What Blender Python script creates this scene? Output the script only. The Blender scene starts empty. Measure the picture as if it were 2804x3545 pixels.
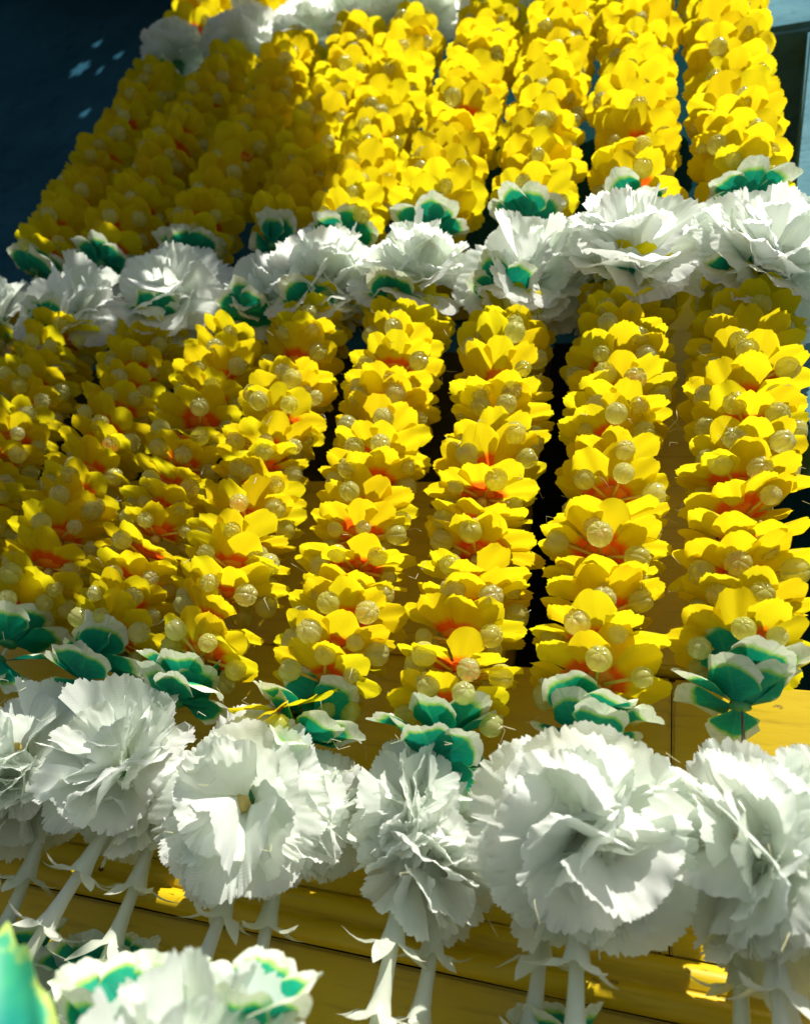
import bpy, bmesh, math, random
from mathutils import Matrix, Vector, noise
R = math.radians
rnd = random.Random(7)
scene = bpy.context.scene
col = scene.collection

# ------------------------------------------------------------------ camera
cam_d = bpy.data.cameras.new('camera'); cam = bpy.data.objects.new('camera', cam_d); col.objects.link(cam)
cam.matrix_world = Matrix(((0.94830596, -0.0173405, 0.31688345, 0), (0.25756043, -0.54131871, -0.80039783, 0),
                           (0.18541424, 0.84063866, -0.50886953, 0), (0, 0, 0, 1))) 
cam_d.sensor_fit = 'VERTICAL'; cam_d.sensor_height = 36; cam_d.lens = 27.05
cam_d.clip_start = 0.02; cam_d.clip_end = 500
cam_d.dof.use_dof = True; cam_d.dof.focus_distance = 0.40; cam_d.dof.aperture_fstop = 8.5
scene.camera = cam
cx_ = Vector((0.94830596, 0.25756043, 0.18541424)); cz_ = Vector((0.31688345, -0.80039783, -0.50886953))
cy_ = cz_.cross(cx_)
cam.matrix_world = Matrix((( cx_.x, cy_.x, cz_.x, 0), (cx_.y, cy_.y, cz_.y, 0), (cx_.z, cy_.z, cz_.z, 0), (0, 0, 0, 1)))

# ------------------------------------------------------------------ sky and sun
SUN_EL, SUN_AZ = 56.0, 33.0            # azimuth measured from the street side (-Y) towards +X
sd = Vector((math.sin(R(SUN_AZ))*math.cos(R(SUN_EL)), -math.cos(R(SUN_AZ))*math.cos(R(SUN_EL)), math.sin(R(SUN_EL))))
w = bpy.data.worlds.new('World'); scene.world = w; w.use_nodes = True
nt = w.node_tree; bg = nt.nodes['Background']
sky = nt.nodes.new('ShaderNodeTexSky'); sky.sky_type = 'NISHITA'; sky.sun_disc = False
sky.sun_elevation = R(SUN_EL); sky.sun_rotation = math.atan2(sd.x, sd.y)
nt.links.new(sky.outputs[0], bg.inputs[0]); bg.inputs[1].default_value = 0.056
sl = bpy.data.lights.new('sun', 'SUN'); sl.energy = 5.0; sl.angle = R(0.5); sl.color = (1.0, 0.965, 0.88)
so = bpy.data.objects.new('sun', sl); col.objects.link(so); so.rotation_euler = sd.to_track_quat('Z', 'Y').to_euler()
so.location = sd*5
scene.view_settings.view_transform = 'Standard'; scene.view_settings.look = 'None'
scene.view_settings.exposure = 0.62; scene.view_settings.gamma = 1
scene.render.engine = 'CYCLES'

# ------------------------------------------------------------------ materials
def new_mat(name):
    m = bpy.data.materials.new(name); m.use_nodes = True
    n = m.node_tree.nodes; n.clear()
    return m, n, m.node_tree.links
def nd(n, t, **k):
    x = n.new(t)
    for a, b in k.items(): setattr(x, a, b)
    return x
def math_(n, l, op, a, b=None, c=None):
    x = n.new('ShaderNodeMath'); x.operation = op
    for i, v in enumerate((a, b, c)):
        if v is None: continue
        if isinstance(v, (int, float)): x.inputs[i].default_value = v
        else: l.new(v, x.inputs[i])
    return x.outputs[0]
def ramp(n, l, fac, stops, interp='LINEAR'):
    x = n.new('ShaderNodeValToRGB'); x.color_ramp.interpolation = interp
    e = x.color_ramp.elements
    e[0].position, e[0].color = stops[0][0], (*stops[0][1], 1)
    e[1].position, e[1].color = stops[1][0], (*stops[1][1], 1)
    for p, c in stops[2:]:
        q = e.new(p); q.color = (*c, 1)
    l.new(fac, x.inputs[0]); return x.outputs[0]
def mixc(n, l, fac, a, b, mode='MIX'):
    x = n.new('ShaderNodeMix'); x.data_type = 'RGBA'; x.blend_type = mode
    for i, v in ((0, fac), (6, a), (7, b)):
        if isinstance(v, (int, float)): x.inputs[i].default_value = v
        elif isinstance(v, tuple): x.inputs[i].default_value = (*v, 1)
        else: l.new(v, x.inputs[i])
    return x.outputs[2]
def weave(n, l, su, sv, strength, dist):
    uv = nd(n, 'ShaderNodeUVMap'); s = nd(n, 'ShaderNodeSeparateXYZ'); l.new(uv.outputs[0], s.inputs[0])
    a = math_(n, l, 'SINE', math_(n, l, 'MULTIPLY', s.outputs[0], su))
    b = math_(n, l, 'SINE', math_(n, l, 'MULTIPLY', s.outputs[1], sv))
    h = math_(n, l, 'MULTIPLY', a, b)
    tc = nd(n, 'ShaderNodeTexCoord'); nz = nd(n, 'ShaderNodeTexNoise'); nz.inputs['Scale'].default_value = 160; nz.inputs['Detail'].default_value = 2
    l.new(tc.outputs['Object'], nz.inputs['Vector'])
    h = math_(n, l, 'ADD', h, math_(n, l, 'MULTIPLY', nz.outputs[0], 3.0))
    bp = nd(n, 'ShaderNodeBump'); bp.inputs['Strength'].default_value = strength; bp.inputs['Distance'].default_value = dist
    l.new(h, bp.inputs['Height'])
    return bp.outputs[0], s
def cloth(m, n, l, colr, normal, transl=0.45, rough=0.55, spec=0.35, tcol=None, sheen=0.0):
    p = nd(n, 'ShaderNodeBsdfPrincipled'); t = nd(n, 'ShaderNodeBsdfTranslucent'); mx = nd(n, 'ShaderNodeMixShader'); o = nd(n, 'ShaderNodeOutputMaterial')
    p.inputs['Roughness'].default_value = rough; p.inputs['Specular IOR Level'].default_value = spec
    l.new(colr, p.inputs['Base Color']); l.new(tcol or colr, t.inputs['Color'])
    if normal: l.new(normal, p.inputs['Normal']); l.new(normal, t.inputs['Normal'])
    mx.inputs[0].default_value = transl
    l.new(p.outputs[0], mx.inputs[1]); l.new(t.outputs[0], mx.inputs[2]); l.new(mx.outputs[0], o.inputs[0])

def mat_yellow():
    m, n, l = new_mat('yellow_cloth')
    nrm, s = weave(n, l, 95, 120, 0.14, 0.0003)
    oi = nd(n, 'ShaderNodeObjectInfo')
    r1 = oi.outputs['Random']
    r2 = math_(n, l, 'FRACT', math_(n, l, 'MULTIPLY', r1, 17.31))
    tc = nd(n, 'ShaderNodeTexCoord'); nz = nd(n, 'ShaderNodeTexNoise'); nz.inputs['Scale'].default_value = 120
    l.new(tc.outputs['Object'], nz.inputs['Vector'])
    v = math_(n, l, 'ADD', s.outputs[1], math_(n, l, 'MULTIPLY', math_(n, l, 'SUBTRACT', nz.outputs[0], 0.5), 0.16))
    v = math_(n, l, 'SUBTRACT', v, math_(n, l, 'MULTIPLY', r2, 0.27))
    yel = mixc(n, l, r1, (0.83, 0.745, 0.009), (0.84, 0.645, 0.007))
    f = ramp(n, l, v, [(0.06, (1, 1, 1)), (0.20, (0, 0, 0))])
    c = mixc(n, l, f, yel, (0.96, 0.17, 0.008))
    cloth(m, n, l, c, nrm, transl=0.57, rough=0.6, spec=0.15)
    return m
def mat_white():
    m, n, l = new_mat('white_cloth')
    nrm, s = weave(n, l, 210, 230, 0.16, 0.0003)
    oi = nd(n, 'ShaderNodeObjectInfo')
    c = mixc(n, l, oi.outputs['Random'], (0.86, 0.91, 0.83), (0.90, 0.92, 0.87))
    f = ramp(n, l, s.outputs[1], [(0.0, (1, 1, 1)), (0.32, (0, 0, 0))])
    c = mixc(n, l, f, c, (0.80, 0.88, 0.70))
    cloth(m, n, l, c, nrm, transl=0.60, rough=0.55, spec=0.08)
    return m
def mat_leaf():
    m, n, l = new_mat('variegated_leaf_cloth')
    nrm, s = weave(n, l, 120, 120, 0.08, 0.0003)
    tc = nd(n, 'ShaderNodeTexCoord'); nz = nd(n, 'ShaderNodeTexNoise'); nz.inputs['Scale'].default_value = 130; nz.inputs['Detail'].default_value = 3
    l.new(tc.outputs['Object'], nz.inputs['Vector'])
    oi = nd(n, 'ShaderNodeObjectInfo')
    u = math_(n, l, 'ABSOLUTE', math_(n, l, 'SUBTRACT', math_(n, l, 'MULTIPLY', s.outputs[0], 2.0), 1.0))
    u = math_(n, l, 'MULTIPLY', math_(n, l, 'POWER', u, 1.3), math_(n, l, 'MULTIPLY_ADD', s.outputs[1], 0.55, 0.38))
    d = math_(n, l, 'MAXIMUM', u, math_(n, l, 'POWER', s.outputs[1], 1.1))
    d = math_(n, l, 'ADD', d, math_(n, l, 'MULTIPLY', math_(n, l, 'SUBTRACT', nz.outputs[0], 0.5), 0.22))
    d = math_(n, l, 'ADD', d, math_(n, l, 'MULTIPLY', math_(n, l, 'SUBTRACT', oi.outputs['Random'], 0.5), 0.16))
    c = ramp(n, l, d, [(0.25, (0.002, 0.22, 0.16)), (0.66, (0.008, 0.36, 0.20)), (0.72, (0.40, 0.68, 0.12)), (0.80, (0.80, 0.83, 0.66))])
    vy = math_(n, l, 'ADD', math_(n, l, 'MULTIPLY', s.outputs[1], 34.0), math_(n, l, 'MULTIPLY', math_(n, l, 'ABSOLUTE', math_(n, l, 'SUBTRACT', s.outputs[0], 0.5)), -30.0))
    vein = ramp(n, l, math_(n, l, 'SINE', vy), [(0.86, (0, 0, 0)), (0.98, (0.35, 0.35, 0.35))])
    mid = ramp(n, l, math_(n, l, 'ABSOLUTE', math_(n, l, 'SUBTRACT', s.outputs[0], 0.5)), [(0.012, (0.5, 0.5, 0.5)), (0.03, (0, 0, 0))])
    c = mixc(n, l, math_(n, l, 'MAXIMUM', vein, mid), c, mixc(n, l, 0.5, c, (0.10, 0.42, 0.12)))
    mot = nd(n, 'ShaderNodeTexNoise'); mot.inputs['Scale'].default_value = 300; mot.inputs['Detail'].default_value = 3
    l.new(tc.outputs['Object'], mot.inputs['Vector'])
    c = mixc(n, l, ramp(n, l, mot.outputs[0], [(0.35, (0.30, 0.30, 0.30)), (0.6, (0, 0, 0))]), c, mixc(n, l, 1.0, c, (0.55, 0.75, 0.6), 'MULTIPLY'))
    cloth(m, n, l, c, nrm, transl=0.3, rough=0.6, spec=0.15)
    return m
def mat_big_leaf():
    m, n, l = new_mat('teal_leaf_cloth')
    nrm, s = weave(n, l, 200, 200, 0.05, 0.0004)
    tc = nd(n, 'ShaderNodeTexCoord'); nz = nd(n, 'ShaderNodeTexNoise'); nz.inputs['Scale'].default_value = 110; nz.inputs['Detail'].default_value = 5
    l.new(tc.outputs['Object'], nz.inputs['Vector'])
    d = math_(n, l, 'ADD', math_(n, l, 'POWER', s.outputs[1], 1.2), math_(n, l, 'MULTIPLY', math_(n, l, 'SUBTRACT', nz.outputs[0], 0.5), 0.75))
    c = ramp(n, l, d, [(0.10, (0.003, 0.13, 0.19)), (0.55, (0.005, 0.27, 0.25)), (0.88, (0.05, 0.44, 0.22)), (0.95, (0.5, 0.68, 0.15))])
    cloth(m, n, l, c, nrm, transl=0.3, rough=0.5, spec=0.35)
    return m
def mat_plastic(name, c1, c2, transl, rough, coat=0.4):
    m, n, l = new_mat(name)
    oi = nd(n, 'ShaderNodeObjectInfo')
    c = mixc(n, l, oi.outputs['Random'], c1, c2)
    p = nd(n, 'ShaderNodeBsdfPrincipled'); t = nd(n, 'ShaderNodeBsdfTranslucent'); mx = nd(n, 'ShaderNodeMixShader'); o = nd(n, 'ShaderNodeOutputMaterial')
    p.inputs['Roughness'].default_value = rough; p.inputs['Specular IOR Level'].default_value = 0.5
    p.inputs['Coat Weight'].default_value = coat; p.inputs['Coat Roughness'].default_value = 0.15
    l.new(c, p.inputs['Base Color']); l.new(c, t.inputs['Color']); mx.inputs[0].default_value = transl
    l.new(p.outputs[0], mx.inputs[1]); l.new(t.outputs[0], mx.inputs[2]); l.new(mx.outputs[0], o.inputs[0])
    return m
def mat_bead(name):
    m, n, l = new_mat(name)
    oi = nd(n, 'ShaderNodeObjectInfo')
    c = mixc(n, l, oi.outputs['Random'], (0.92, 0.90, 0.20), (0.93, 0.94, 0.44))
    p = nd(n, 'ShaderNodeBsdfPrincipled'); t = nd(n, 'ShaderNodeBsdfTranslucent'); mx = nd(n, 'ShaderNodeMixShader'); o = nd(n, 'ShaderNodeOutputMaterial')
    p.inputs['Roughness'].default_value = 0.12; p.inputs['IOR'].default_value = 1.38; p.inputs['Transmission Weight'].default_value = 0.70
    p.inputs['Specular IOR Level'].default_value = 0.7
    l.new(c, p.inputs['Base Color']); l.new(c, t.inputs['Color']); mx.inputs[0].default_value = 0.30
    l.new(p.outputs[0], mx.inputs[1]); l.new(t.outputs[0], mx.inputs[2]); l.new(mx.outputs[0], o.inputs[0])
    return m
def mat_paint(name, base, dark, scale, rough=0.5, stretch=(1, 1, 1), bump=0.25, chip=None, spec=0.0):
    m, n, l = new_mat(name)
    tc = nd(n, 'ShaderNodeTexCoord'); mp = nd(n, 'ShaderNodeMapping'); mp.inputs['Scale'].default_value = stretch
    l.new(tc.outputs['Object'], mp.inputs[0])
    a = nd(n, 'ShaderNodeTexNoise'); a.inputs['Scale'].default_value = scale; a.inputs['Detail'].default_value = 8; a.inputs['Roughness'].default_value = 0.65
    b = nd(n, 'ShaderNodeTexNoise'); b.inputs['Scale'].default_value = scale*9; b.inputs['Detail'].default_value = 5
    l.new(mp.outputs[0], a.inputs['Vector']); l.new(mp.outputs[0], b.inputs['Vector'])
    c = ramp(n, l, a.outputs[0], [(0.35, dark), (0.62, base)])
    c = mixc(n, l, ramp(n, l, b.outputs[0], [(0.30, (0.35, 0.35, 0.35)), (0.45, (0, 0, 0))]), c, tuple(x*0.45 for x in dark))
    if chip:
        vz = nd(n, 'ShaderNodeTexNoise'); vz.inputs['Scale'].default_value = scale*3.1; vz.inputs['Detail'].default_value = 6
        l.new(tc.outputs['Object'], vz.inputs['Vector'])
        c = mixc(n, l, ramp(n, l, vz.outputs[0], [(0.70, (0, 0, 0)), (0.73, (1, 1, 1))]), c, chip)
    p = nd(n, 'ShaderNodeBsdfPrincipled'); o = nd(n, 'ShaderNodeOutputMaterial')
    p.inputs['Roughness'].default_value = rough; p.inputs['Specular IOR Level'].default_value = spec
    l.new(c, p.inputs['Base Color'])
    bp = nd(n, 'ShaderNodeBump'); bp.inputs['Strength'].default_value = bump; bp.inputs['Distance'].default_value = 0.002
    l.new(math_(n, l, 'ADD', a.outputs[0], math_(n, l, 'MULTIPLY', b.outputs[0], 0.4)), bp.inputs['Height'])
    l.new(bp.outputs[0], p.inputs['Normal']); l.new(p.outputs[0], o.inputs[0])
    return m
M = dict(
    yellow=mat_yellow(), white=mat_white(), leaf=mat_leaf(), teal_leaf=mat_big_leaf(),
    bulb=mat_bead('pale_bud_plastic'),
    heart=mat_plastic('flower_heart', (0.95, 0.22, 0.01), (0.95, 0.50, 0.01), 0.4, 0.6, 0),
    bead=mat_plastic('bead_wood', (0.50, 0.36, 0.06), (0.55, 0.42, 0.12), 0.0, 0.5, 0.1),
    wax=mat_plastic('white_wax_plastic', (0.74, 0.80, 0.62), (0.80, 0.82, 0.70), 0.42, 0.3, 0.35),
    thread=mat_plastic('frayed_thread', (0.75, 0.70, 0.35), (0.85, 0.85, 0.7), 0.2, 0.7, 0),
    calyx=mat_plastic('calyx_plastic', (0.02, 0.20, 0.06), (0.03, 0.25, 0.07), 0.1, 0.45, 0.2),
    string=mat_plastic('cotton_string', (0.55, 0.5, 0.3), (0.6, 0.55, 0.35), 0.0, 0.8, 0),
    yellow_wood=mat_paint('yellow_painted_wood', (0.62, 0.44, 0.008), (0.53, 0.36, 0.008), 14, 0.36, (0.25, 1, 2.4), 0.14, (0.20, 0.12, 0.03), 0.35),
    blue_wall=mat_paint('blue_painted_wall', (0.030, 0.115, 0.175), (0.018, 0.075, 0.12), 5, 0.6, (1, 1, 1), 0.4),
    teal_wood=mat_paint('teal_painted_wood', (0.15, 0.31, 0.37), (0.10, 0.23, 0.28), 22, 0.5, (0.5, 1, 1), 0.4),
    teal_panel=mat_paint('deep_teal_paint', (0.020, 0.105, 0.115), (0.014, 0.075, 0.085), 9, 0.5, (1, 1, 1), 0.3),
    shade_wood=mat_paint('shade_darkened_wood', (0.05, 0.036, 0.010), (0.03, 0.022, 0.008), 14, 0.6, (0.4, 1, 1.5), 0.3),  # shade on the boards behind the garlands, painted into the colour
    gap_shade_teal=mat_paint('painted_shade_teal', (0.012, 0.055, 0.060), (0.008, 0.04, 0.044), 9, 0.6, (1, 1, 1), 0.3),  # darker copy of the teal paint, with the gap shade painted in
    rust=mat_paint('rusty_nail', (0.14, 0.05, 0.02), (0.07, 0.03, 0.015), 90, 0.7),
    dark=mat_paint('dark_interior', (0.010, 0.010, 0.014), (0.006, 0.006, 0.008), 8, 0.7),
    ground=mat_paint('grey_concrete', (0.085, 0.085, 0.08), (0.05, 0.05, 0.048), 3, 0.85),
    sun_blocker=mat_paint('dark_green_blocker', (0.03, 0.05, 0.035), (0.02, 0.035, 0.025), 20, 0.9),  # for the unseen blocker added to cast shade
)

# ------------------------------------------------------------------ helpers
def link(name, mesh, parent=None, mx=None):
    o = bpy.data.objects.new(name, mesh); col.objects.link(o)
    if parent: o.parent = parent
    if mx is not None: o.matrix_basis = mx
    return o
def tag(o, label=None, cat=None, group=None, kind=None):
    if label: o['label'] = label
    if cat: o['category'] = cat
    if group: o['group'] = group
    if kind: o['kind'] = kind
    return o
def grid_mesh(name, nu, nv, fn, mat):
    vs, fs, uvs = [], [], []
    for j in range(nv+1):
        for i in range(nu+1):
            u, v = -1+2*i/nu, j/nv
            vs.append(fn(u, v)); uvs.append((u*.5+.5, v))
    for j in range(nv):
        for i in range(nu):
            a = j*(nu+1)+i; fs.append((a, a+1, a+nu+2, a+nu+1))
    me = bpy.data.meshes.new(name); me.from_pydata(vs, [], fs)
    uvl = me.uv_layers.new(name='UVMap')
    for lp in me.loops: uvl.data[lp.index].uv = uvs[lp.vertex_index]
    me.materials.append(mat)
    for p in me.polygons: p.use_smooth = True
    return me
def axis_matrix(pos, z, spin=0.0, scale=1.0):
    z = Vector(z).normalized(); q = z.to_track_quat('Z', 'Y')
    return Matrix.Translation(pos) @ q.to_matrix().to_4x4() @ Matrix.Rotation(spin, 4, 'Z') @ Matrix.Diagonal((scale, scale, scale, 1))
def lathe(bm, prof, seg, mat_i=0, center=(0, 0, 0), axis=None, jit=None):
    rows = []
    for (r, z) in prof:
        row = []
        for k in range(seg):
            a = 2*math.pi*k/seg
            rr = r*(jit(k, z) if jit else 1)
            p = Vector((rr*math.cos(a), rr*math.sin(a), z))
            if axis is not None: p = axis @ p
            row.append(bm.verts.new(p+Vector(center)))
        rows.append(row)
    for i in range(len(rows)-1):
        for k in range(seg):
            f = bm.faces.new((rows[i][k], rows[i][(k+1) % seg], rows[i+1][(k+1) % seg], rows[i+1][k])); f.smooth = True; f.material_index = mat_i
    for row, fl in ((rows[0], True), (rows[-1], False)):
        f = bm.faces.new(row[::-1] if fl else row); f.smooth = True; f.material_index = mat_i
def tube(bm, pts, rad, seg=6, mat_i=0):
    rows = []
    for i, p in enumerate(pts):
        p = Vector(p); t = (Vector(pts[min(i+1, len(pts)-1)])-Vector(pts[max(i-1, 0)])).normalized()
        q = t.to_track_quat('Z', 'Y'); r = rad if isinstance(rad, (int, float)) else rad[i]
        rows.append([bm.verts.new(p+q @ Vector((r*math.cos(2*math.pi*k/seg), r*math.sin(2*math.pi*k/seg), 0))) for k in range(seg)])
    for i in range(len(rows)-1):
        for k in range(seg):
            f = bm.faces.new((rows[i][k], rows[i][(k+1) % seg], rows[i+1][(k+1) % seg], rows[i+1][k])); f.smooth = True; f.material_index = mat_i
    for row in (rows[0][::-1], rows[-1]):
        f = bm.faces.new(row); f.material_index = mat_i
def bm_mesh(name, bm, *mats):
    bmesh.ops.recalc_face_normals(bm, faces=bm.faces)
    me = bpy.data.meshes.new(name); bm.to_mesh(me); bm.free()
    for m in mats: me.materials.append(m)
    return me
def box_mesh(name, x0, x1, y0, y1, z0, z1, mat, bev=0.002):
    bm = bmesh.new(); bmesh.ops.create_cube(bm, size=1)
    for v in bm.verts:
        v.co = Vector(((x0+x1)/2+v.co.x*(x1-x0), (y0+y1)/2+v.co.y*(y1-y0), (z0+z1)/2+v.co.z*(z1-z0)))
    if bev: bmesh.ops.bevel(bm, geom=bm.edges[:], offset=bev, segments=2, affect='EDGES')
    return bm_mesh(name, bm, mat)

# ------------------------------------------------------------------ shared piece meshes
def yellow_petal(seed, n):                               # one lobe of a stamped cloth flower: a wedge with a rounded tip
    g = random.Random(seed)
    L, r0 = 0.0262*g.uniform(.95, 1.05), .0050
    half = math.tan(math.pi/n)*1.10*g.uniform(.96, 1.06)
    curl = g.uniform(-.0060, .0020); cup = g.uniform(-.0006, .0020); cross = g.uniform(-.0016, .0022); tw = g.uniform(-.05, .05)
    ph = g.uniform(0, 6); notch = g.choice((0, 0, 0, .04)); rnd_ = g.uniform(.24, .34); crease = g.uniform(-.0011, .0011)
    nu, nv = 18, 10
    fray = g.choice((.010, .022, .04))
    ej = [g.uniform(-1, .5)*fray for _ in range(nu+1)]; sj = [g.uniform(-.04, .02) for _ in range(2*(nv+1))]
    def fn(u, v):
        i = round((u+1)*nu/2); j = round(v*nv)
        wv = half*(r0+L*min(v, .80))*(1-.10*max(0, (v-.70)/.30)**2)
        x = u*wv*(1+(sj[j*2+(u > 0)] if abs(u) > .99 else 0))
        tip = 1-rnd_*abs(u)**2.6*v**1.5-notch*math.exp(-(u/.12)**2)*v+(ej[i] if v > .99 else 0)
        y = L*v*tip
        z = -cup*math.sin(v*math.pi)+curl*v**3+cross*u*u*v*v+.0006*math.sin(5*u+ph+3*v)*v+tw*x*v+crease*max(0, 1-abs(u)*2.2)*v
        return (x, y, z)
    return grid_mesh('petal', nu, nv, fn, M['yellow'])
YP = {n: [yellow_petal(100+i+20*n, n) for i in range(12)] for n in (9, 10)}

def carnation_petal(seed):
    g = random.Random(seed)
    L = 0.042*g.uniform(.92, 1.08); half = R(g.uniform(38, 56))
    k1, k2 = g.uniform(2.0, 3.6), g.uniform(6, 10); p1, p2, p3 = (g.uniform(0, 6.3) for _ in range(3))
    A = g.uniform(.003, .0062); bend = g.uniform(-.012, .010)
    nu, nv = 76, 18
    fu, fa = g.uniform(-.6, .6), g.choice((0, 0, 0, g.uniform(-.9, -.4), g.uniform(.5, 1.1)))        # a crease the lobe is folded along
    deep = g.random() < .18
    slits = [(g.uniform(-.9, .9), g.uniform(.15, .42) if deep else g.uniform(.03, .12)) for _ in range(g.choice((1, 2, 3)))]
    teeth = [((-1)**i)*g.uniform(.002, .013)+g.uniform(-.014, .008)-(g.uniform(.02, .05) if g.random() < .12 else 0) for i in range(nu+1)]
    def fn(u, v):
        i = round((u+1)*nu/2)
        r = v*(1-.16*abs(u)**3)+(0 if v < .9 else teeth[i]*(v-.86)/.14)
        for (su, sdp) in slits:
            r -= sdp*max(0, 1-abs(u-su)/.04)*(v**7)
        r += .045*v*v*math.sin(k1*u*1.6+p3)
        a = half*u*(.40+.60*min(1, v*1.5))
        ruf = A*v**2.2*(math.sin(k1*u+p1+.8*v)+.32*math.sin(k2*u+p2+2.2*v)*v*v)
        ruf += 0.0024*v**5*noise.noise((u*7+seed, v*5, 0))+.0022*v*noise.noise((u*2.5, v*3, seed*1.7))
        x = L*r*math.sin(a); y = L*r*math.cos(a)
        z = ruf+bend*v*v+.08*L*math.sin(v*2.4)
        if fa and (u-fu)*(1 if fa > 0 else -1) > 0:        # lobe turned over past the crease
            d = abs(u-fu)*half*L*r; f_ = abs(fa); sg = 1 if fa > 0 else -1
            x -= sg*d*(1-math.cos(f_))*.9; z += d*math.sin(f_)
        return (x, y, z)
    return grid_mesh('petal', nu, nv, fn, M['white'])
CP = [carnation_petal(200+i) for i in range(14)]

def leaf_piece(seed):
    g = random.Random(seed)
    L, Wd = 0.0250*g.uniform(.88, 1.1), 0.0106*g.uniform(.85, 1.15)
    fold = g.uniform(.001, .0055); bend = g.uniform(-.008, .005); ph = g.uniform(0, 6)
    nu, nv = 26, 10
    ej = [g.uniform(-.02, .012) for _ in range(nu+1)]
    def fn(u, v):
        i = round((u+1)*nu/2)
        wv = .13+.87*math.sin(min(v/.72, 1)*math.pi/2)**1.7
        lob = .075*abs(math.cos(u*math.pi*1.5))**.6-.05
        tip = 1-.40*abs(u)**2.4+lob*v**2+(ej[i] if v > .99 else 0)
        x = Wd*u*wv*(1+.05*math.sin(v*14))
        return (x, L*v*tip, -fold*(1-abs(u))**1.2*v+bend*v*v+.0012*math.sin(4*u+ph+4*v)*v)
    return grid_mesh('leaf', nu, nv, fn, M['leaf'])
LP = [leaf_piece(300+i) for i in range(10)]

def bud_piece(seed):                                   # stalk with a plastic bud of folded segments on its end
    g = random.Random(seed); bm = bmesh.new()
    D, drop = 0.0195*g.uniform(.9, 1.1), -.0045*g.uniform(.4, 1.5)
    pts = [(0, .0035, -.001), (0, D*.4, drop*.35-.0005), (0, D-.0045, drop*.9)]
    tube(bm, pts, [.0010, .0008, .0009], 6, 1)
    ax = Vector((0, D-.003, drop))-Vector((0, D*.4, drop*.3))
    q = ax.to_track_quat('Z', 'Y').to_matrix(); c = Vector(pts[-1])-ax.normalized()*.001
    Rb = 0.0055*g.uniform(.78, 1.12); segs = g.choice((5, 6)); sp = g.uniform(0, 6)
    open_ = g.choice((.0, .0, .0, .55))
    rows = []; ns = segs*8; nr = 12
    for i in range(nr):
        t = math.pi*(i+.35)/(nr-.3); row = []
        for k in range(ns):
            a = 2*math.pi*k/ns
            gro = abs(math.sin(a*segs/2+sp))
            gr = 1-.24*(max(0, 1-gro/.24)**1.1)*min(1, i/4)
            zz = Rb*(1-math.cos(t))*1.04; rr = Rb*math.sin(t)*gr
            if t > 2.3:
                rr = rr+(Rb*.35*open_)*(gro-.3); zz -= Rb*.32*max(0, t-2.3)*(1-gro*.5)
            row.append(bm.verts.new(c+q @ Vector((rr*math.cos(a), rr*math.sin(a), zz))))
        rows.append(row)
    for i in range(nr-1):
        for k in range(ns):
            f = bm.faces.new((rows[i][k], rows[i][(k+1) % ns], rows[i+1][(k+1) % ns], rows[i+1][k])); f.smooth = True
    bm.faces.new(rows[0][::-1]); bm.faces.new(rows[-1])
    return bm_mesh('stamen', bm, M['bulb'], M['yellow_stalk'])
M['yellow_stalk'] = mat_plastic('stalk_plastic', (0.82, 0.58, 0.04), (0.85, 0.64, 0.08), 0.3, 0.35, 0.2)
BUD = [bud_piece(400+i) for i in range(10)]

def heart_piece():                                     # orange cloth heart of a blossom round a small bead
    bm = bmesh.new()
    lathe(bm, [(.0018, .0010), (.0055, .0006), (.0085, .0014), (.0086, .0010), (.0055, -.0004), (.0018, -.0008)], 14, 0)
    lathe(bm, [(.0008, -.0010), (.0024, -.0012), (.0030, -.0028), (.0029, -.0052), (.0022, -.0064), (.0008, -.0066)], 10, 1)
    return bm_mesh('blossom', bm, M['heart'], M['bead'])
HEART = heart_piece()
def calyx_piece():
    bm = bmesh.new()
    lathe(bm, [(.0015, -.016), (.004, -.012), (.0062, -.004), (.0075, .002), (.006, .0035), (.002, .003)], 10, 0)
    return bm_mesh('carnation', bm, M['calyx'])
CALYX = calyx_piece()
def pistil_piece():
    bm = bmesh.new()
    lathe(bm, [(.0008, .002), (.0014, .010), (.0036, .0125), (.0042, .0150), (.0034, .0172), (.0012, .0180)], 12, 0,
          jit=lambda k, z: 1+.14*math.sin(k*2.9+z*900))
    return bm_mesh('pistil', bm, M['bead'])
PIST = pistil_piece()
def ring_piece():
    bm = bmesh.new()
    lathe(bm, [(.0015, .002), (.004, .0012), (.0045, -.001), (.0015, -.002)], 10, 0)
    return bm_mesh('leaf_collar', bm, M['calyx'])
RING = ring_piece()
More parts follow.
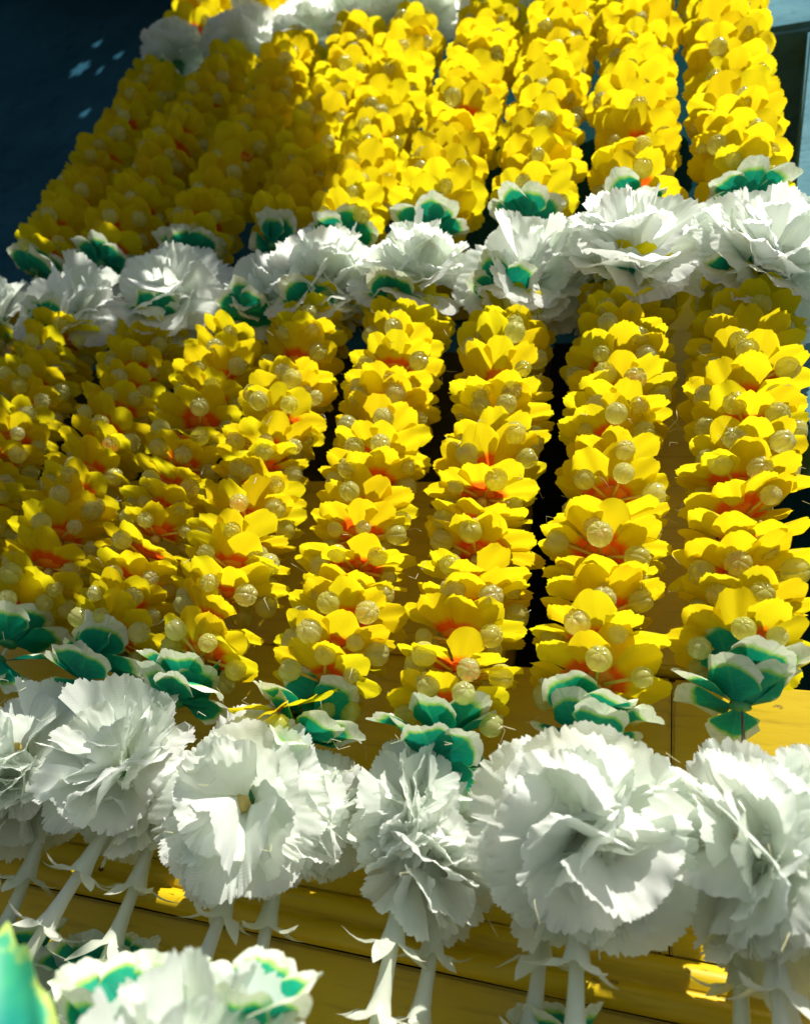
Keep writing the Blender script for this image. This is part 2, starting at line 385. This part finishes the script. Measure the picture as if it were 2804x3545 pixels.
def floret_piece(seed):                                # waxy trumpet: a slim tube that splits into five curled lobes
    g = random.Random(seed); bm = bmesh.new(); seg = 20
    prof = [(.0022, .004), (.0027, .001), (.0029, -.006), (.0032, -.013), (.0039, -.020), (.0052, -.025)]
    rows = [[bm.verts.new((r*math.cos(2*math.pi*k/seg), r*math.sin(2*math.pi*k/seg), z)) for k in range(seg)] for r, z in prof]
    for i in range(len(rows)-1):
        for k in range(seg): bm.faces.new((rows[i][k], rows[i][(k+1) % seg], rows[i+1][(k+1) % seg], rows[i+1][k]))
    bm.faces.new(rows[0][::-1])
    for q in range(5):
        ln = .0130*g.uniform(.8, 1.25); out = g.uniform(.7, 1.35); cu = g.uniform(.1, 1.25)
        prev = [rows[-1][q*4+i] for i in range(5) if True and q*4+i < seg] + ([rows[-1][0]] if q == 4 else [])
        base = [v.co.copy() for v in prev]; a0 = 2*math.pi*(q*4+2)/seg; rad = Vector((math.cos(a0), math.sin(a0), 0)); tang = Vector((-rad.y, rad.x, 0))
        for s in range(1, 6):
            t = s/5; new = []
            for i in range(5):
                u = (i-2)/2; wd = .0037*(1+.25*math.sin(t*2.5))*(1-t**2.2)+.00015
                p = rad*(.0056+ln*(out*t*.75+cu*.35*t*t))+tang*u*wd+Vector((0, 0, -.025-ln*(t*.75-cu*.75*t*t)+.0014*u*u*(1-t)))
                new.append(bm.verts.new(p))
            for i in range(4): bm.faces.new((prev[i], prev[i+1], new[i+1], new[i]))
            prev = new
    for f in bm.faces: f.smooth = True
    return bm_mesh('floret', bm, M['wax'])
FL = [floret_piece(500+i) for i in range(6)]

# ------------------------------------------------------------------ part builders
def blossom(root, pos, yaw, tiltdir, size=1.0, base_tilt=20, buds=5, n=10):
    ax = Vector((tiltdir[0], tiltdir[1], 1)).normalized()
    b = link('blossom', HEART, root, axis_matrix(pos, ax, yaw, size))
    missing = rnd.randrange(n) if rnd.random() < .10 else -1
    wa, wp, wk = rnd.uniform(0, 13), rnd.uniform(0, 6.3), rnd.choice((1, 2, 2, 3))      # the cloth disc waves as a whole
    for k in range(n):
        if k == missing: continue
        a = 2*math.pi*k/n+rnd.uniform(-.05, .05)
        tl = R(base_tilt+wa*math.sin(wk*a+wp)+rnd.uniform(-5, 5)+(rnd.uniform(-30, 25) if rnd.random() < .07 else 0)); s = rnd.uniform(.95, 1.05)
        mx = Matrix.Rotation(a, 4, 'Z') @ Matrix.Translation((0, .0050, .0005*(k % 2))) @ Matrix.Rotation(tl, 4, 'X') @ Matrix.Rotation(R(rnd.uniform(-7, 7)), 4, 'Y') @ Matrix.Diagonal((s, s, s, 1))
        link('petal', rnd.choice(YP[n]), b, mx)
    for k in range(buds):
        if rnd.random() < .12: continue
        a = 2*math.pi*(k+.5)/buds+rnd.uniform(-.2, .2)
        mx = Matrix.Rotation(a, 4, 'Z') @ Matrix.Translation((0, 0, -.0012)) @ Matrix.Rotation(R(base_tilt*.75-3+rnd.uniform(-9, 8)), 4, 'X')
        link('stamen', rnd.choice(BUD), b, mx)
    return b
def carnation(root, pos, face, size=1.0, openness=0.0, seedspin=None, layers=None):
    c = link('carnation', CALYX, root, axis_matrix(pos, face, rnd.uniform(0, 6.3), size))
    link('pistil', PIST, c, Matrix.Identity(4))
    lay = layers or [(88, 6, 1.04, .000), (78, 6, 1.02, .002), (64, 5, 1.0, .003), (45, 4, .96, .005), (20, 2, .86, .007)]
    for (ang, n, s, h) in lay:
        sp = rnd.uniform(0, 6.3)
        for k in range(n):
            a = sp+2*math.pi*k/n+rnd.uniform(-.15, .15)
            el = R(90-ang-openness+rnd.uniform(-11, 11)); ss = s*rnd.uniform(.88, 1.07)
            mx = Matrix.Rotation(a, 4, 'Z') @ Matrix.Translation((0, .002, h)) @ Matrix.Rotation(el, 4, 'X') @ Matrix.Rotation(R(rnd.uniform(-14, 14)), 4, 'Y') @ Matrix.Diagonal((ss*rnd.choice((-1, 1)), ss, ss, 1))
            link('petal', rnd.choice(CP), c, mx)
    return c
def collar(root, pos, ax=(0, 0, 1), n=7, tilt=15, size=1.0, spread=14, yaw=None):
    c = link('leaf_collar', RING, root, axis_matrix(pos, ax, rnd.uniform(0, 6.3) if yaw is None else yaw, size))
    for k in range(n):
        a = 2*math.pi*k/n+rnd.uniform(-.2, .2)
        mx = Matrix.Rotation(a, 4, 'Z') @ Matrix.Translation((0, .003, .0008*(k % 2))) @ Matrix.Rotation(R(rnd.choice((tilt+24, tilt+4, tilt-18))+rnd.uniform(-spread, spread)), 4, 'X') @ Matrix.Rotation(R(rnd.uniform(-22, 22)), 4, 'Y') @ Matrix.Diagonal((1.0, 1.0, 1.0, 1))
        link('leaf', rnd.choice(LP), c, mx)
    return c
def pendant(root, pos, d, n=5, size=1.0, curve=(0, 0, 0)):
    d = Vector(d).normalized()
    top = link('flower_drop', STUB, root, Matrix.Translation(pos))
    p = Vector((0, 0, 0)); dd = d.copy(); step = .0262*size
    for k in range(n):
        link('floret', rnd.choice(FL), top, axis_matrix(p, -dd, rnd.uniform(0, 6.3), size*(1.06-.03*k)))
        p = p+dd*step; dd = (dd+Vector(curve)+Vector((rnd.uniform(-.06, .06), rnd.uniform(-.05, .05), 0))).normalized()
    return top
def stub_piece():
    bm = bmesh.new(); tube(bm, [(0, 0, .02), (0, 0, .008), (0, 0, -.002)], .0028, 8)
    return bm_mesh('flower_drop', bm, M['wax'])
STUB = stub_piece()

# ------------------------------------------------------------------ setting: ground, wall, woodwork
gm = bpy.data.meshes.new('ground'); gm.from_pydata([(-60, -60, -1.45), (60, -60, -1.45), (60, 60, -1.45), (-60, 60, -1.45)], [], [(0, 1, 2, 3)]); gm.materials.append(M['ground'])
tag(link('ground', gm), kind='structure')
tag(link('wall', box_mesh('wall', -4, .063, .476, .70, -1.449, 4, M['blue_wall'], 0)), 'dark blue painted wall behind the upper garlands', 'wall')

def empty(name, loc=(0, 0, 0)):
    o = bpy.data.objects.new(name, None); col.objects.link(o); o.location = loc; o.empty_display_size = .02
    return o
YW = M['yellow_wood']
door = tag(empty('wooden_screen', (0, .44, -.2)), 'yellow painted wooden screen with a moulded rail behind the garlands', 'screen')
def dpart(name, x0, x1, y0, y1, z0, z1, mat=YW, bev=.0015):
    return link(name, box_mesh(name, x0, x1, y0-.44, y1-.44, z0+.2, z1+.2, mat, bev), door)
dpart('board', -1.2, .0062, .424, .470, .030, .165)           # upper boards, either side of the joint
dpart('board', .0068, .105, .4245, .470, .030, .165)
dpart('lower_board', -1.2, .16, .427, .470, -.45, .0049)
dpart('back_board', -1.2, -.088, .430, .470, .167, .30)        # board behind the left garlands
dpart('gap_shade_panel', -1.2, -.088, .466, .4755, .302, .46, M['shade_wood'], 0)  # dark sheet standing in for shade between the left garlands
dpart('stile', -.0125, .0300, .414, .470, .167, .50)
dpart('stile_bead', -.0165, -.0127, .418, .470, .167, .50)
dpart('stile', .0315, .062, .418, .470, .167, .50)
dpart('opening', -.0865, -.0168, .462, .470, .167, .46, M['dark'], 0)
dpart('top_rail', -1.2, .062, .420, .470, .462 if False else .502, .535)
def moulding():                                                # ogee rail swept along X
    prof = [(.424, .0305), (.4195, .029), (.417, .026), (.4165, .022), (.4185, .0195), (.4185, .0175), (.414, .0165), (.4115, .0135), (.4115, .0095), (.414, .0065), (.4235, .0055)]
    bm = bmesh.new(); a, b = -1.2, .16; n = 40; rows = []
    for i in range(n+1):
        x = a+(b-a)*i/n
        rows.append([bm.verts.new((x, y-.44+.0004*noise.noise((x*9, y*200, 0)), z+.2+.0005*noise.noise((x*12, z*200, 3)))) for y, z in prof])
    for i in range(n):
        for k in range(len(prof)-1):
            f = bm.faces.new((rows[i][k], rows[i+1][k], rows[i+1][k+1], rows[i][k+1])); f.smooth = True
    return bm_mesh('moulding', bm, YW)
link('moulding', moulding(), door)
for x, z in ((-.205, .0235), (-.118, .0120), (-.046, .0225), (.028, .0225), (-.30, .020)):
    bm = bmesh.new(); lathe(bm, [(.0004, .0009), (.0011, .0006), (.0012, -.0006)], 10)
    link('nail', bm_mesh('nail', bm, M['rust']), door, Matrix.Translation((x, .4170-.44, z+.2)) @ Matrix.Rotation(R(90), 4, 'X'))
def crack():                                                   # thin split running down beside the joint
    bm = bmesh.new(); g = random.Random(3); pts = []
    for i in range(12):
        t = i/11; pts.append((.0035-.0085*math.sin(t*3.0)*(1 if t < .6 else .8)+g.uniform(-.0009, .0009), .4238-.44, .048-.017*t*1.0+.2))
    tube(bm, pts, [.0002+.00022*math.sin(i*1.3)**2 for i in range(12)], 5)
    return bm_mesh('crack', bm, M['dark'])
link('crack', crack(), door)

frame = tag(empty('window_frame', (.2, .44, .3)), 'pale teal painted window frame at the upper right edge', 'window frame')
def fpart(name, x0, x1, y0, y1, z0, z1, mat, bev=.003, rot=0):
    o = link(name, box_mesh(name, x0-.2, x1-.2, y0-.44, y1-.44, z0-.3, z1-.3, mat, bev), frame)
    return o
fpart('lintel', .0645, .80, .400, .70, .770, 1.3, M['teal_wood'], .005)
fpart('panel', .0645, .80, .60, .70, -.40, .7690, M['teal_panel'], 0)
fpart('gap_shade_panel', -.33, .063, .469, .4757, .537, 1.60, M['gap_shade_teal'], 0)  # added dark sheet over the wall; its colour carries the gap shade
fpart('sill_board', .165, .80, .40, .59, -.40, .30, M['teal_panel'], .003)
def sunlit_jamb():                                                    # pale board right of the recess, its slant shaped as a sun patch
    bm = bmesh.new(); f = [(.1145, .7685), (.40, .7685), (.30, .30), (.0835, .30), (.0790, .345), (.0765, .398), (.0885, .533)]
    lo = [bm.verts.new((x-.2, .402-.44, z-.3)) for x, z in f]; hi = [bm.verts.new((x-.2, .440-.44, z-.3)) for x, z in f]
    bm.faces.new(lo); bm.faces.new(hi[::-1])
    for i in range(len(f)): bm.faces.new((lo[i], hi[i], hi[(i+1) % len(f)], lo[(i+1) % len(f)]))
    bmesh.ops.bevel(bm, geom=bm.edges[:], offset=.003, segments=2, affect='EDGES')
    return bm_mesh('sunlit_jamb', bm, M['teal_wood'])
link('sunlit_jamb', sunlit_jamb(), frame)

# ------------------------------------------------------------------ garland strands
GY = 0.36
XS = [(.039, .050, .034, .038), (-.031, -.022, -.031, -.028), (-.094, -.097, -.096, -.102), (-.162, -.173, -.163, -.180), (-.241, -.245, -.242, -.258),
      (-.297, -.303, -.307, -.323), (-.371, -.382, -.377, -.390), (-.447, -.474, -.458, -.470), (-.535, -.547, -.540, -.550)]
ZTOP = [.404, .412, .388, .402, .414, .380, .394, .400, .40]
ZBOT = [.157, .135, .116, .120, .130, .137, .145, .145, .145]
LABELS = ['yellow and white flower garland nearest the teal window frame', 'yellow garland just left of the yellow wooden stile',
          'yellow garland with a small drooping carnation pair above its flower drops', 'yellow garland whose lowest carnation faces out and shows its golden centre',
          'fifth yellow garland from the right, over two white trumpet drops', 'sixth yellow garland from the right, half lit and half in shade',
          'seventh yellow garland from the right, cut off by the left edge low down', 'shaded yellow garland second from the blue wall side',
          'shaded yellow garland at the far left beside the dark blue wall']
# facing of the middle-row and lowest carnations, strand by strand: (offset from the string, facing, size)
MID = [[((.004, -.004, -.016), (.35, -.85, .32), 1.16), ((.012, .008, -.016), (.9, -.3, -.1), .85)],
       [((.004, -.004, -.005), (-.08, -.88, .34), 1.24), ((-.006, .01, -.010), (-.7, -.6, .1), .9)],
       [((.006, -.002, -.010), (.12, -.98, -.14), 1.10), ((.0, .008, .0), (.4, -.6, .5), .9)],
       [((.0, .0, .0), (.10, -.86, .36), 1.10)],
       [((.002, .0, .002), (.12, -.86, .34), 1.16), ((.004, 0, -.006), (.6, -.7, .0), .75)],
       [((.010, .004, -.002), (.35, -.85, .25), .95)],
       [((.010, -.006, -.004), (.12, -.98, -.12), 1.15)],
       [((.0, .0, .0), (-.1, -.85, .30), 1.06)],
       [((-.01, .0, .0), (-.4, -.85, .05), 1.0)]]
LOW = [[((.004, -.008, .0), (-.80, -.50, -.05), .95), ((.026, -.004, .004), (.65, -.70, -.10), .95), ((.006, .012, -.012), (.1, -.3, -.9), .85)],
       [((.0, -.012, .0), (.35, -.75, -.45), 1.03), ((-.006, -.002, .004), (-.75, -.55, .15), .84), ((.002, .0, -.006), (.0, -.3, -.9), .82)],
       [((-.002, -.002, .006), (-.55, -.70, .05), .66), ((.002, .006, -.010), (.15, -.30, -.95), .78), ((.006, .01, .004), (.8, -.3, .2), .62)],
       [((-.002, -.010, .0), (.10, -.92, -.25), .98), ((.020, .012, .0), (.95, -.25, .05), .72)],
       [((-.002, -.006, .002), (-.25, -.80, .25), .92), ((.0, .006, -.006), (.1, -.35, -.9), .72)],
       [((-.004, -.002, .004), (.0, -.85, .30), .90), ((.0, .006, -.006), (.2, -.45, -.85), .76)],
       [((.0, .0, .0), (.2, -.8, .2), 1.0)], [((.0, .0, .0), (.2, -.8, .2), 1.0)], [((.0, .0, .0), (.2, -.8, .2), 1.0)]]
DOME = [(74, 6, 1.04, .000), (62, 6, 1.02, .002), (47, 5, 1.0, .003), (30, 5, .95, .005), (13, 3, .88, .007)]
LOWZ = [.070, .066, .060, .057, .062, .056, .055, .055, .055]
DROPS = [[((.004, -.008), (.02, -.02, -1), (0, 0, 0)), ((-.006, .012), (.0, 0, -1), (0, 0, 0))],
         [((.0, -.012), (-.01, -.02, -1), (.0, 0, 0)), ((-.016, .014), (-.05, .02, -1), (0, 0, 0))],
         [((-.002, -.004), (-.01, -.02, -1), (.02, 0, 0)), ((.010, .014), (.02, 0, -1), (0, 0, 0))],
         [((-.006, .0), (-.08, .0, -1), (-.02, 0, 0)), ((.010, .010), (.02, .02, -1), (0, 0, 0))],
         [((.0, -.006), (-.20, -.10, -1), (-.06, 0, 0)), ((.016, .008), (-.03, .05, -1), (-.04, 0, 0))],
         [((-.004, .0), (-.05, 0, -1), (0, 0, 0)), ((.012, .012), (.03, .02, -1), (0, 0, 0))],
         [((.0, .0), (0, 0, -1), (0, 0, 0))], [], []]
def xat(xs, z):
    zs = (.80, .455, .13, .06)
    if z >= zs[0]: return xs[0]
    for a in range(3):
        if z >= zs[a+1]:
            t = (z-zs[a+1])/(zs[a]-zs[a+1]); return xs[a+1]+(xs[a]-xs[a+1])*t
    return xs[3]
def strand_string(root, xs, zlo, zhi):
    bm = bmesh.new(); n = 24
    tube(bm, [(xat(xs, zlo+(zhi-zlo)*i/n)-root.location.x, 0, zlo+(zhi-zlo)*i/n-root.location.z) for i in range(n+1)], .0011, 6)
    link('string', bm_mesh('string', bm, M['string']), root)
cam_inv = cam.matrix_world.inverted()
for ci, xs in enumerate(XS):
    root = tag(empty('flower_garland', (xs[3], GY, 0)), LABELS[ci], 'garland', 'flower garlands hanging side by side')
    P = lambda z, dx=0, dy=0: Vector((xat(xs, z)-xs[3]+dx, dy, z))
    strand_string(root, xs, .07, 1.0)
    def run(z0, z1, step, size, tilt, buds, wild=.13, last=None, npet=9):
        n = max(2, round((z1-z0)/step)+1)
        for i in range(n):
            z = z0+(z1-z0)*i/(n-1)+rnd.uniform(-.0022, .0022)
            p = P(z, rnd.uniform(-.0025, .0025), rnd.uniform(-.0025, .0025)); td = (rnd.gauss(0, wild), rnd.gauss(.06, wild))
            if last and i == 0: td = last
            q = cam_inv @ (p+root.location)
            if abs(q.x/q.z) > .526+.05/abs(q.z) or abs(q.y/q.z) > .666+.05/abs(q.z): continue      # wholly outside the frame
            blossom(root, p, rnd.uniform(0, 6.3), td, size*rnd.uniform(.93, 1.06), tilt+rnd.uniform(-9, 8), buds, npet)
    low_in = ci < 8
    run(ZBOT[ci], ZTOP[ci]-.012, .0178, 1.07, 21, 6, .13, (rnd.uniform(-.1, .1), .38), 10)
    if ci == 3: blossom(root, P(ZBOT[ci]-.016, -.012, -.006), .3, (-.55, -.55), 1.0, 8, 4)
    run(.496, .782, .0175, 1.13, 20, 4)
    run(.885, .955, .0185, 1.13, 19, 3)
    # collars and carnations of the three white rows
    collar(root, P(.480, 0, -.003), (0, rnd.uniform(-.1, .1), 1), 7, 20, 1.15)
    collar(root, P(.391, rnd.uniform(-.008, .008), -.014), (rnd.uniform(-.15, .15), .15, 1), 6, 22, 1.0)
    for off, f, s in MID[ci]: carnation(root, P(.420+off[2], off[0], off[1]+.004), f, s, layers=DOME if f[2] > .3 else None)
    collar(root, P(.868), (0, .1, 1), 6, 24, 1.0)
    collar(root, P(.800), (0, .1, 1), 6, -6, 1.0)
    carnation(root, P(.826, rnd.uniform(-.005, .005)), (rnd.uniform(-.3, .3), -.45, .85), rnd.uniform(.98, 1.1))
    zc = ZBOT[ci]-.018
    collar(root, P(zc, 0, -.002), (rnd.uniform(-.15, .15), .15, 1), 6, 30, 1.18, 20)
    collar(root, P(zc-.010, 0, -.002), (rnd.uniform(-.2, .2), .0, 1), 7, 4, 1.10, 26)
    for off, f, s in LOW[ci]: carnation(root, P(LOWZ[ci]+off[2], off[0], off[1]), f, s*1.02)
    bm = bmesh.new(); g = random.Random(900+ci)
    for _ in range(46):
        z = g.choice((g.uniform(ZBOT[ci]-.03, .40), g.uniform(.03, .10))); a = g.uniform(0, 6.3); r = g.uniform(.026, .034) if z > .11 else g.uniform(.034, .044)
        p = P(z)+Vector((math.cos(a)*r, math.sin(a)*r, 0)); d = Vector((math.cos(a)*.6+g.uniform(-.6, .6), math.sin(a)*.6, g.uniform(-1, .6))).normalized()*g.uniform(.004, .011)
        b = Vector((g.uniform(-1, 1), g.uniform(-1, 1), g.uniform(-1, 1)))*.003
        tube(bm, [p, p+d*.5+b, p+d], .00013, 4)
    tag(link('loose_threads', bm_mesh('loose_threads', bm, M['thread']), root), kind='stuff')
    for (dx, dy), d, cv in DROPS[ci]: pendant(root, P(LOWZ[ci]-.022, dx, dy), d, 5, 1.0, cv)

# ------------------------------------------------------------------ garlands hung lower and nearer, at the bottom edge
lower = tag(empty('flower_garland', (-.255, .380, -.100)), 'green and white leaf collar low at the left behind two waxy flower drops', 'garland', 'lower garlands at the bottom edge')
collar(lower, Vector((.0, 0, .072)), (.1, -.3, 1), 8, 22, 1.15, 22)
collar(lower, Vector((-.045, 0, .070)), (-.2, -.2, 1), 6, 20, 1.1, 22)
carnation(lower, Vector((-.02, .0, .035)), (0, -.4, .8), 1.0)
lower2 = tag(empty('flower_garland', (-.034, .385, -.075)), 'green leaf tips peeping over the bottom edge below the yellow rail', 'garland', 'lower garlands at the bottom edge')
collar(lower2, Vector((.0, 0, .060)), (0, -.2, 1), 7, 25, 1.0, 20)
carnation(lower2, Vector((.0, .0, .028)), (0, -.4, .8), .9)
near = tag(empty('flower_garland', (-.122, .24, -.098)), 'nearest white carnation with lime edged leaves at the bottom edge', 'garland')
carnation(near, Vector((0, 0, .055)), (.05, -.25, .95), .82)
collar(near, Vector((.006, .012, .076)), (0, -.35, 1), 7, 34, .98, 24)
collar(near, Vector((-.030, .010, .068)), (-.1, -.45, 1), 8, 30, 1.0, 24)
leafy = tag(empty('flower_garland', (-.1350, .178, -.0620)), 'large blurred teal leaf close to the lens at the lower left corner', 'garland')
lc = link('leaf_collar', RING, leafy, Matrix.Translation((0, 0, .015)))
def big_leaf():
    g = random.Random(5)
    def fn(u, v):
        wv = .25+.75*math.sin(min(v/.6, 1)*math.pi/2)
        sc = 1+.03*math.cos(u*19) if v > .9 else 1
        return (.015*u*wv, .042*v*sc*(1-.62*abs(u)**1.35), .006*abs(u)*v-.006*v*v+.0016*math.sin(6*u+5*v)*v+.0012*noise.noise((u*3, v*4, 2)))
    return grid_mesh('leaf', 36, 18, fn, M['teal_leaf'])
BL = big_leaf()
def leaf_at(base, along, facing, sc):
    y = Vector(along).normalized(); z = Vector(facing); z = (z-y*z.dot(y)).normalized(); x = y.cross(z)
    m = Matrix((x, y, z)).transposed().to_4x4(); m.translation = Vector(base)
    return m @ Matrix.Diagonal((sc, sc, sc, 1))
for base, al, fc, sc in (((.004, 0, -.014), (-.42, .05, 1), (.30, -.85, .35), 1.42), ((.010, .010, -.014), (.6, .5, .42), (.2, -.8, .5), .55),
                         ((.012, -.004, -.014), (.9, .1, .1), (.2, -.6, .8), .6), ((.0, -.01, -.016), (-.9, -.3, .1), (.1, -.4, .9), .8)):
    link('leaf', BL, lc, leaf_at(base, al, fc, sc))

# ------------------------------------------------------------------ added unseen sun blocker, cut to shape the shade on the left garlands
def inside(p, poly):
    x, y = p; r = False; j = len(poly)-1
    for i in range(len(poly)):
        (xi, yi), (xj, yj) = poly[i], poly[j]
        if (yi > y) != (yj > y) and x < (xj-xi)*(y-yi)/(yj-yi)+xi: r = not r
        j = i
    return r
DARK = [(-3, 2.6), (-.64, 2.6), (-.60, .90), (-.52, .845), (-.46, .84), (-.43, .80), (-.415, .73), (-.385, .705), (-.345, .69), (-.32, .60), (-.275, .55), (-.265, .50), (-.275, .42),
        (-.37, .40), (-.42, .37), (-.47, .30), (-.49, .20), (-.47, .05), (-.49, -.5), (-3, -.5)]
SPOTS = [(-.911, 1.146, .015), (-.912, 1.222, .007), (-.845, 1.165, .008), (-.862, 1.128, .0065), (-.831, 1.0, .0085)]  # blocker holes aimed to drop sun flecks on the wall
def added_sun_blocker():
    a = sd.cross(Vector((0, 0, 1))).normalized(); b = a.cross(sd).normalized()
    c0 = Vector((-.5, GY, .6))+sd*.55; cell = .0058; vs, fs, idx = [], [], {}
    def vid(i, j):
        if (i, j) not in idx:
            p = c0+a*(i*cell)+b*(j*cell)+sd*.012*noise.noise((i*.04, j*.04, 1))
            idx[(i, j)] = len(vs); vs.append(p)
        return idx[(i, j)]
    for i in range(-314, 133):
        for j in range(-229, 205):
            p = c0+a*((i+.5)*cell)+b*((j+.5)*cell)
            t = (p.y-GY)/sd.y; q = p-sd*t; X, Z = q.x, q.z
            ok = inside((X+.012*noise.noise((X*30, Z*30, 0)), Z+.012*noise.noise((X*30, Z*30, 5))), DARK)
            if not ok and X < -.25 and Z < .44 and Z > -.3:       # leaf-sized holes cut to dapple the lower left
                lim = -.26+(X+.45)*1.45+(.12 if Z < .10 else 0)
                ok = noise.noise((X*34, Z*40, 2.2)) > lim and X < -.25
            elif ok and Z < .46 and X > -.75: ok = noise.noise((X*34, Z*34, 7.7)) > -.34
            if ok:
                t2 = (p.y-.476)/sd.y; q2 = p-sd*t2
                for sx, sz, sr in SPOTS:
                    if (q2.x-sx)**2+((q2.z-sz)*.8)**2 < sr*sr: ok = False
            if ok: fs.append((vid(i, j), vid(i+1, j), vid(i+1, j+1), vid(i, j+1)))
    me = bpy.data.meshes.new('added_sun_blocker'); me.from_pydata(vs, [], fs); me.materials.append(M['sun_blocker'])
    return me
tag(link('added_sun_blocker', added_sun_blocker()), kind='structure')
